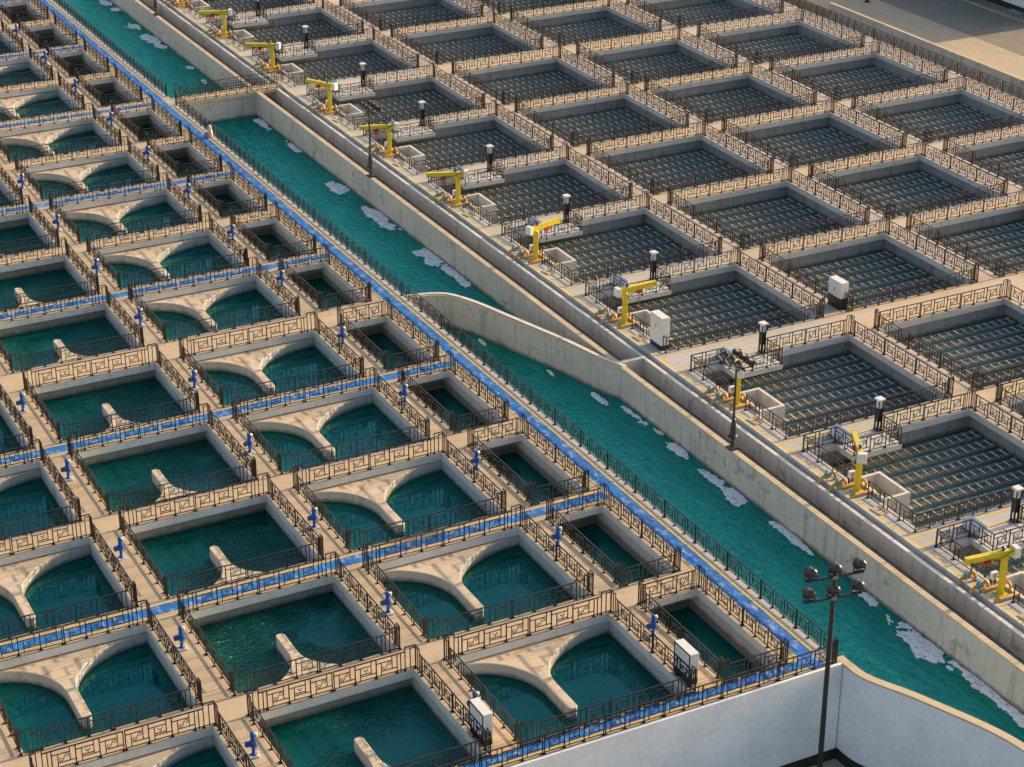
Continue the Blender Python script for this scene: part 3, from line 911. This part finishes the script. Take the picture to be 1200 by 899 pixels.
SB = {}
SB['legs'] = MB().box(-0.16, -0.12, -0.03, 0.03, 0, 0.5).box(0.12, 0.16, -0.03, 0.03, 0, 0.5).box(-0.16, 0.16, -0.02, 0.02, 0.2, 0.24).mesh('stand', M['iron'])
SB['box'] = MB().box(-0.20, 0.20, -0.10, 0.10, 0.45, 0.85).mesh('case', M['cab_white'], bevel=0.01)
SB['face'] = MB().box(-0.12, 0.12, -0.108, -0.10, 0.53, 0.77).mesh('panel', M['grey_metal'])
DP = MB()
DP.v = [(-0.35, -0.75, 0), (0.35, -0.75, 0), (0.35, 0.75, 0), (-0.35, 0.75, 0), (-0.3, -0.75, 0.35), (0.25, -0.75, 0.62), (0.25, 0.75, 0.62), (-0.3, 0.75, 0.35)]
DP.f = [(0, 3, 2, 1), (4, 5, 6, 7), (0, 1, 5, 4), (1, 2, 6, 5), (2, 3, 7, 6), (3, 0, 4, 7)]
DESK = DP.mesh('control_desk', M['cab_white'], bevel=0.02)
DESKF = MB().box(-0.38, 0.38, -0.78, 0.78, 0.0, 0.06).mesh('plinth', M['cab_dark'])
PLATE = MB().box(-0.35, 0.35, -0.45, 0.45, 0.0, 0.05).mesh('cover', M['deck'], bevel=0.01)
GRIP = MB().box(-0.1, 0.1, -0.02, 0.02, 0.05, 0.08).mesh('grip', M['iron'])

for s in DVIS[0]:
    yb = SROWS[s]
    rn = 'in the %s crane bay from the front' % ORD[s + 1]
    t = tag(empty('jib_crane', (13.78, yb - 5.22, 0)), 'yellow pillar jib crane ' + rn, 'crane', 'yellow jib cranes along the gallery')
    put('base', CRN['base'], None, t)
    put('mast', CRN['mast'], None, t)
    put('head', CRN['head'], None, t, rz=math.radians(CRANE_ANG[s]))
    j = put('jib', CRN['jib'], None, t, rz=math.radians(CRANE_ANG[s]))
    put('hoist', CRN['hoist'], None, j)
    put('hook', CRN['hook'], None, j)
    put('beacon', CRN['cap'], None, j)
    put('cable', CRN['cable'], None, j)
    put('control_box', CRN['box'], None, t, rz=math.radians(CRANE_ANG[s]))
    t = tag(empty('pipework', (13.75, yb - 4.4, 0)), 'orange pipes with two teal valves ' + rn, 'pipework', 'orange pipework along the gallery')
    for dy in (1.0, -0.05):
        p = put('pipe', PM['p'], None, t, (0, dy, 0))
        put('valve', PM['v'], None, p)
        put('flange', PM['fl'], None, p)
    put('feed_pipe', PM['h'], None, t, (0, -0.35, 0))
    put('feed_pipe', PM['h'], None, t, (0.05, -1.45, 0))
    put('elbow', PM['coil'], None, t, (0, -0.7, 0))
    t = tag(empty('bollard_light', (19.4, yb + 0.42, 0)), 'tall black bollard lantern with white cap ' + rn, 'lamp', 'bollard lanterns beside the platforms')
    for k in ('post', 'lantern', 'frame', 'cap'): put({'frame': 'lantern_frame'}.get(k, k), LB[k], None, t)
    t = tag(empty('switch_box', (13.92, yb - 4.42, 0), 0.0), 'small white switch box on legs ' + rn, 'switch box', 'switch boxes by the cranes')
    put('stand', SB['legs'], None, t)
    bx = put('case', SB['box'], None, t)
    put('panel', SB['face'], None, bx)
    t = tag(empty('control_desk', (16.75, yb + 0.55, 0.0)), 'white sloping control desk behind the platform railing ' + rn, 'desk', 'control desks on the platforms')
    put('case', DESK, None, t)
    put('plinth', DESKF, None, t)
    t = tag(empty('cover_plate', (13.5, yb - 7.75, 0.003), 0.1), 'loose pale cover plate on the gallery floor ' + rn, 'cover', 'cover plates on the gallery')
    put('cover', PLATE, None, t)
    put('grip', GRIP, None, t)

# white cabinets
def cabinet(x, y, w, l, h, lab, frame=True, dark=0.35, rz=0.0):
    t = tag(empty('electrical_cabinet', (x, y, 0), rz), lab, 'cabinet', 'white electrical cabinets')
    MB().box(-w / 2, w / 2, -l / 2, l / 2, dark, h).build('case', M['cab_white'], t, bevel=0.015)
    MB().box(-w / 2 + 0.02, w / 2 - 0.02, -l / 2 + 0.02, l / 2 - 0.02, 0.0, dark).build('plinth', M['cab_dark'], t)
    if frame:
        f = MB()
        d0 = -w / 2 - 0.012
        for (ya, yb2, za, zb) in ((-l / 2, l / 2, h - 0.07, h - 0.005), (-l / 2, l / 2, dark, dark + 0.06), (-l / 2, -l / 2 + 0.07, dark, h), (l / 2 - 0.07, l / 2, dark, h)):
            f.box(d0 - 0.01, -w / 2 + 0.003, ya, yb2, za, zb)
        f.build('door_frame', M['cab_dark'], t)
        h_ = MB().box(-w / 2 - 0.05, -w / 2 - 0.0, -l / 2 + 0.2, -l / 2 + 0.24, h * 0.5, h * 0.62).build('handle', M['grey_metal'], t)
    else:
        MB().box(-w / 2 - 0.012, -w / 2 + 0.002, -0.05, 0.05, h * 0.62, h * 0.74).build('badge', M['red'], t)
        MB().box(-w / 2 - 0.004, -w / 2 + 0.002, -l / 2 + 0.05, l / 2 - 0.05, dark + 0.06, h - 0.06).build('door', M['cab_white'], t)
    return t
cabinet(-15.9, -6.5, 0.5, 1.45, 1.75, 'white framed cabinet at the front between stub-wall and flared basins')
cabinet(-4.85, -6.65, 0.5, 1.45, 1.75, 'white framed cabinet at the front between flared and narrow basins')
cabinet(13.95, 26.95, 0.62, 1.45, 2.3, 'tall white cabinet beside the crane gallery at the wide walkway', False)
cabinet(28.2, 26.95, 0.62, 1.45, 2.0, 'white cabinet with deep black plinth between two tank columns', False, 0.85)

# floodlight poles
def flood_pole(x, y, z0, h, rz, lab, arms, head_dirs, r=0.09, bell=True, spread=0.0, hs=1.15):
    t = tag(empty('floodlight_pole', (x, y, z0)), lab, 'floodlight')
    if bell:
        MB().box(-0.28, 0.28, -0.28, 0.28, 0, 0.14).build('base_plate', M['iron'], t)
        prof = [(0.11, 0.14), (0.11, 0.75), (0.30, 0.80), (0.30, 0.88), (0.20, 0.95), (0.18, 1.5), (0.12, 1.9), (0.13, 1.95), (0.08, 2.0), (0.055, h)]
    else:
        MB().box(-0.3, 0.3, -0.3, 0.3, 0, 0.06).build('base_plate', M['iron'], t)
        prof = [(r * 1.35, 0.06), (r * 1.2, h * 0.4), (r, h)]
    MB().lathe(prof, 14).build('pole', M['iron'], t, smooth=False)
    for (za, L) in arms:
        ar = MB().box(-L / 2, L / 2, -0.05, 0.05, za - 0.05, za + 0.05).build('crossarm', M['iron'], t, rz=rz)
        MB().box(-0.13, 0.13, -0.13, 0.13, za - 0.09, za + 0.09).build('clamp', M['grey_metal'], t, rz=rz)
        if spread:
            for k in (-1, 0, 1): MB().box(k * L * 0.42 - 0.03, k * L * 0.42 + 0.03, -spread - 0.05, spread + 0.05, za + 0.05, za + 0.1).build('bracket', M['iron'], t, rz=rz)
        for k in (-1, 0, 1):
            for dn in head_dirs:
                head = put('floodlight', FL['shell'], None, t, (math.cos(rz) * k * L * 0.42 + (-math.sin(rz)) * dn * spread, math.sin(rz) * k * L * 0.42 + math.cos(rz) * dn * spread, za + 0.06), rz + (0 if dn > 0 else math.pi), (hs, hs, hs))
                put('lens', FL['lens'], None, head)
    return t
FL = {}
# shell: drum whose axis points to +y and slightly down
ax = Vector((0, math.cos(0.45), -math.sin(0.45)))
c0 = Vector((0, 0, 0.34))
FL['shell'] = MB().tube([c0 - ax * 0.34, c0 - ax * 0.28, c0 - ax * 0.02, c0 + ax * 0.14, c0 + ax * 0.19], [0.09, 0.17, 0.20, 0.25, 0.25], 14).bar((-0.26, 0, 0.02), (-0.26, 0, 0.36), 0.04).bar((0.26, 0, 0.02), (0.26, 0, 0.36), 0.04).bar((-0.26, 0, 0.02), (0.26, 0, 0.02), 0.04).mesh('floodlight', M['iron'])
FL['lens'] = MB().tube([c0 + ax * 0.188, c0 + ax * 0.20], [0.225, 0.21], 14).mesh('lens', M['glass'])
flood_pole(0.33, -11.0, GROUND, 12.5, math.radians(-9), 'tall floodlight mast with two crossarms in front of the white wall', ((12.25, 3.0), (11.1, 3.0)), (1,), 0.11, False)
flood_pole(10.27, 12.5, 0, 5.6, math.radians(90), 'black floodlight pole on the channel wall at the front', ((5.5, 1.7),), (1, -1), 0.09, True, 0.5, 1.0)
flood_pole(10.27, 65.6, 0, 5.6, math.radians(90), 'black floodlight pole halfway along the channel wall', ((5.5, 1.7),), (1, -1), 0.09, True, 0.5, 1.0)
flood_pole(10.27, 119.7, 0, 5.6, math.radians(90), 'black floodlight pole on the channel wall at the top of the picture', ((5.5, 1.7),), (1, -1), 0.09, True, 0.5, 1.0)
flood_pole(79.7, 93.3, YZ, 8, 0.3, 'black lamp pole standing on the yard at the top right', ((7.8, 2.4),), (1,), 0.14, False)

# small cream wrapped object plus a mauve lump added as its bluish shadow
t = tag(empty('wrapped_object', (2.12, 80.8, 0)), 'small cream wrapped object with mauve shadow lump by the channel railing', 'bundle')
MB().lathe([(0.24, 0.0), (0.26, 0.3), (0.2, 0.6), (0.15, 0.8), (0.17, 0.95), (0.1, 1.08)], 12).build('wrap', M['cream'], t, smooth=True)
MB().lathe([(0.16, 0.0), (0.2, 0.2), (0.16, 0.4), (0.06, 0.5)], 10, (-0.32, 0.05)).build('shadow_lump', M['mauve'], t, smooth=True)

# ------------------------------------------------------------------ outer edge of the right block
rl = tag(empty('railing', (69.7, 50, 0)), 'long dark fretwork railing along the outer edge of the tank block', 'railing')
run(rl, (0, -10), (0, 90), 0.4, 0.4)
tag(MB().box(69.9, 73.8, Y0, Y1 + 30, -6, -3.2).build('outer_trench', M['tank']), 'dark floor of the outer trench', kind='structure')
t = tag(empty('boundary_wall', (73.95, 60, 0)), 'grey boundary wall with sunlit top beside the yard', 'wall')
MB().box(-0.15, 0.15, -90, 32, -5, -0.06).build('wall', M['channel'], t)
MB().box(-0.18, 0.18, -90, 32.03, -0.06, 0.0).build('coping', M['deck'], t)
tag(MB().box(67.4, 69.88, Y0, Y1, -5, -SLAB).build('tank_bank', M['tank']), 'concrete bank under the outer railing', kind='structure')
# dark building at top right
t = tag(empty('building', (96, 100, YZ)), 'dark low building with white panel at the top right corner', 'building')
MB().box(-4.8, 12, -21.5, 60, 0, 5.1).build('wall', M['cab_dark'], t)
MB().box(-5.0, 12.2, -21.7, 60.2, 5.1, 5.3).build('roof', M['grey_metal'], t)
for k in range(6):
    y = -16.5 + k * 9
    MB().box(-4.86, -4.8, y - 2.6, y + 2.6, 0.65, 3.6).build('panel', M['cab_white'], t)
MB().box(-5.6, -4.95, -18.6, -16.6, 0, 0.25).build('step', M['grey_metal'], t)
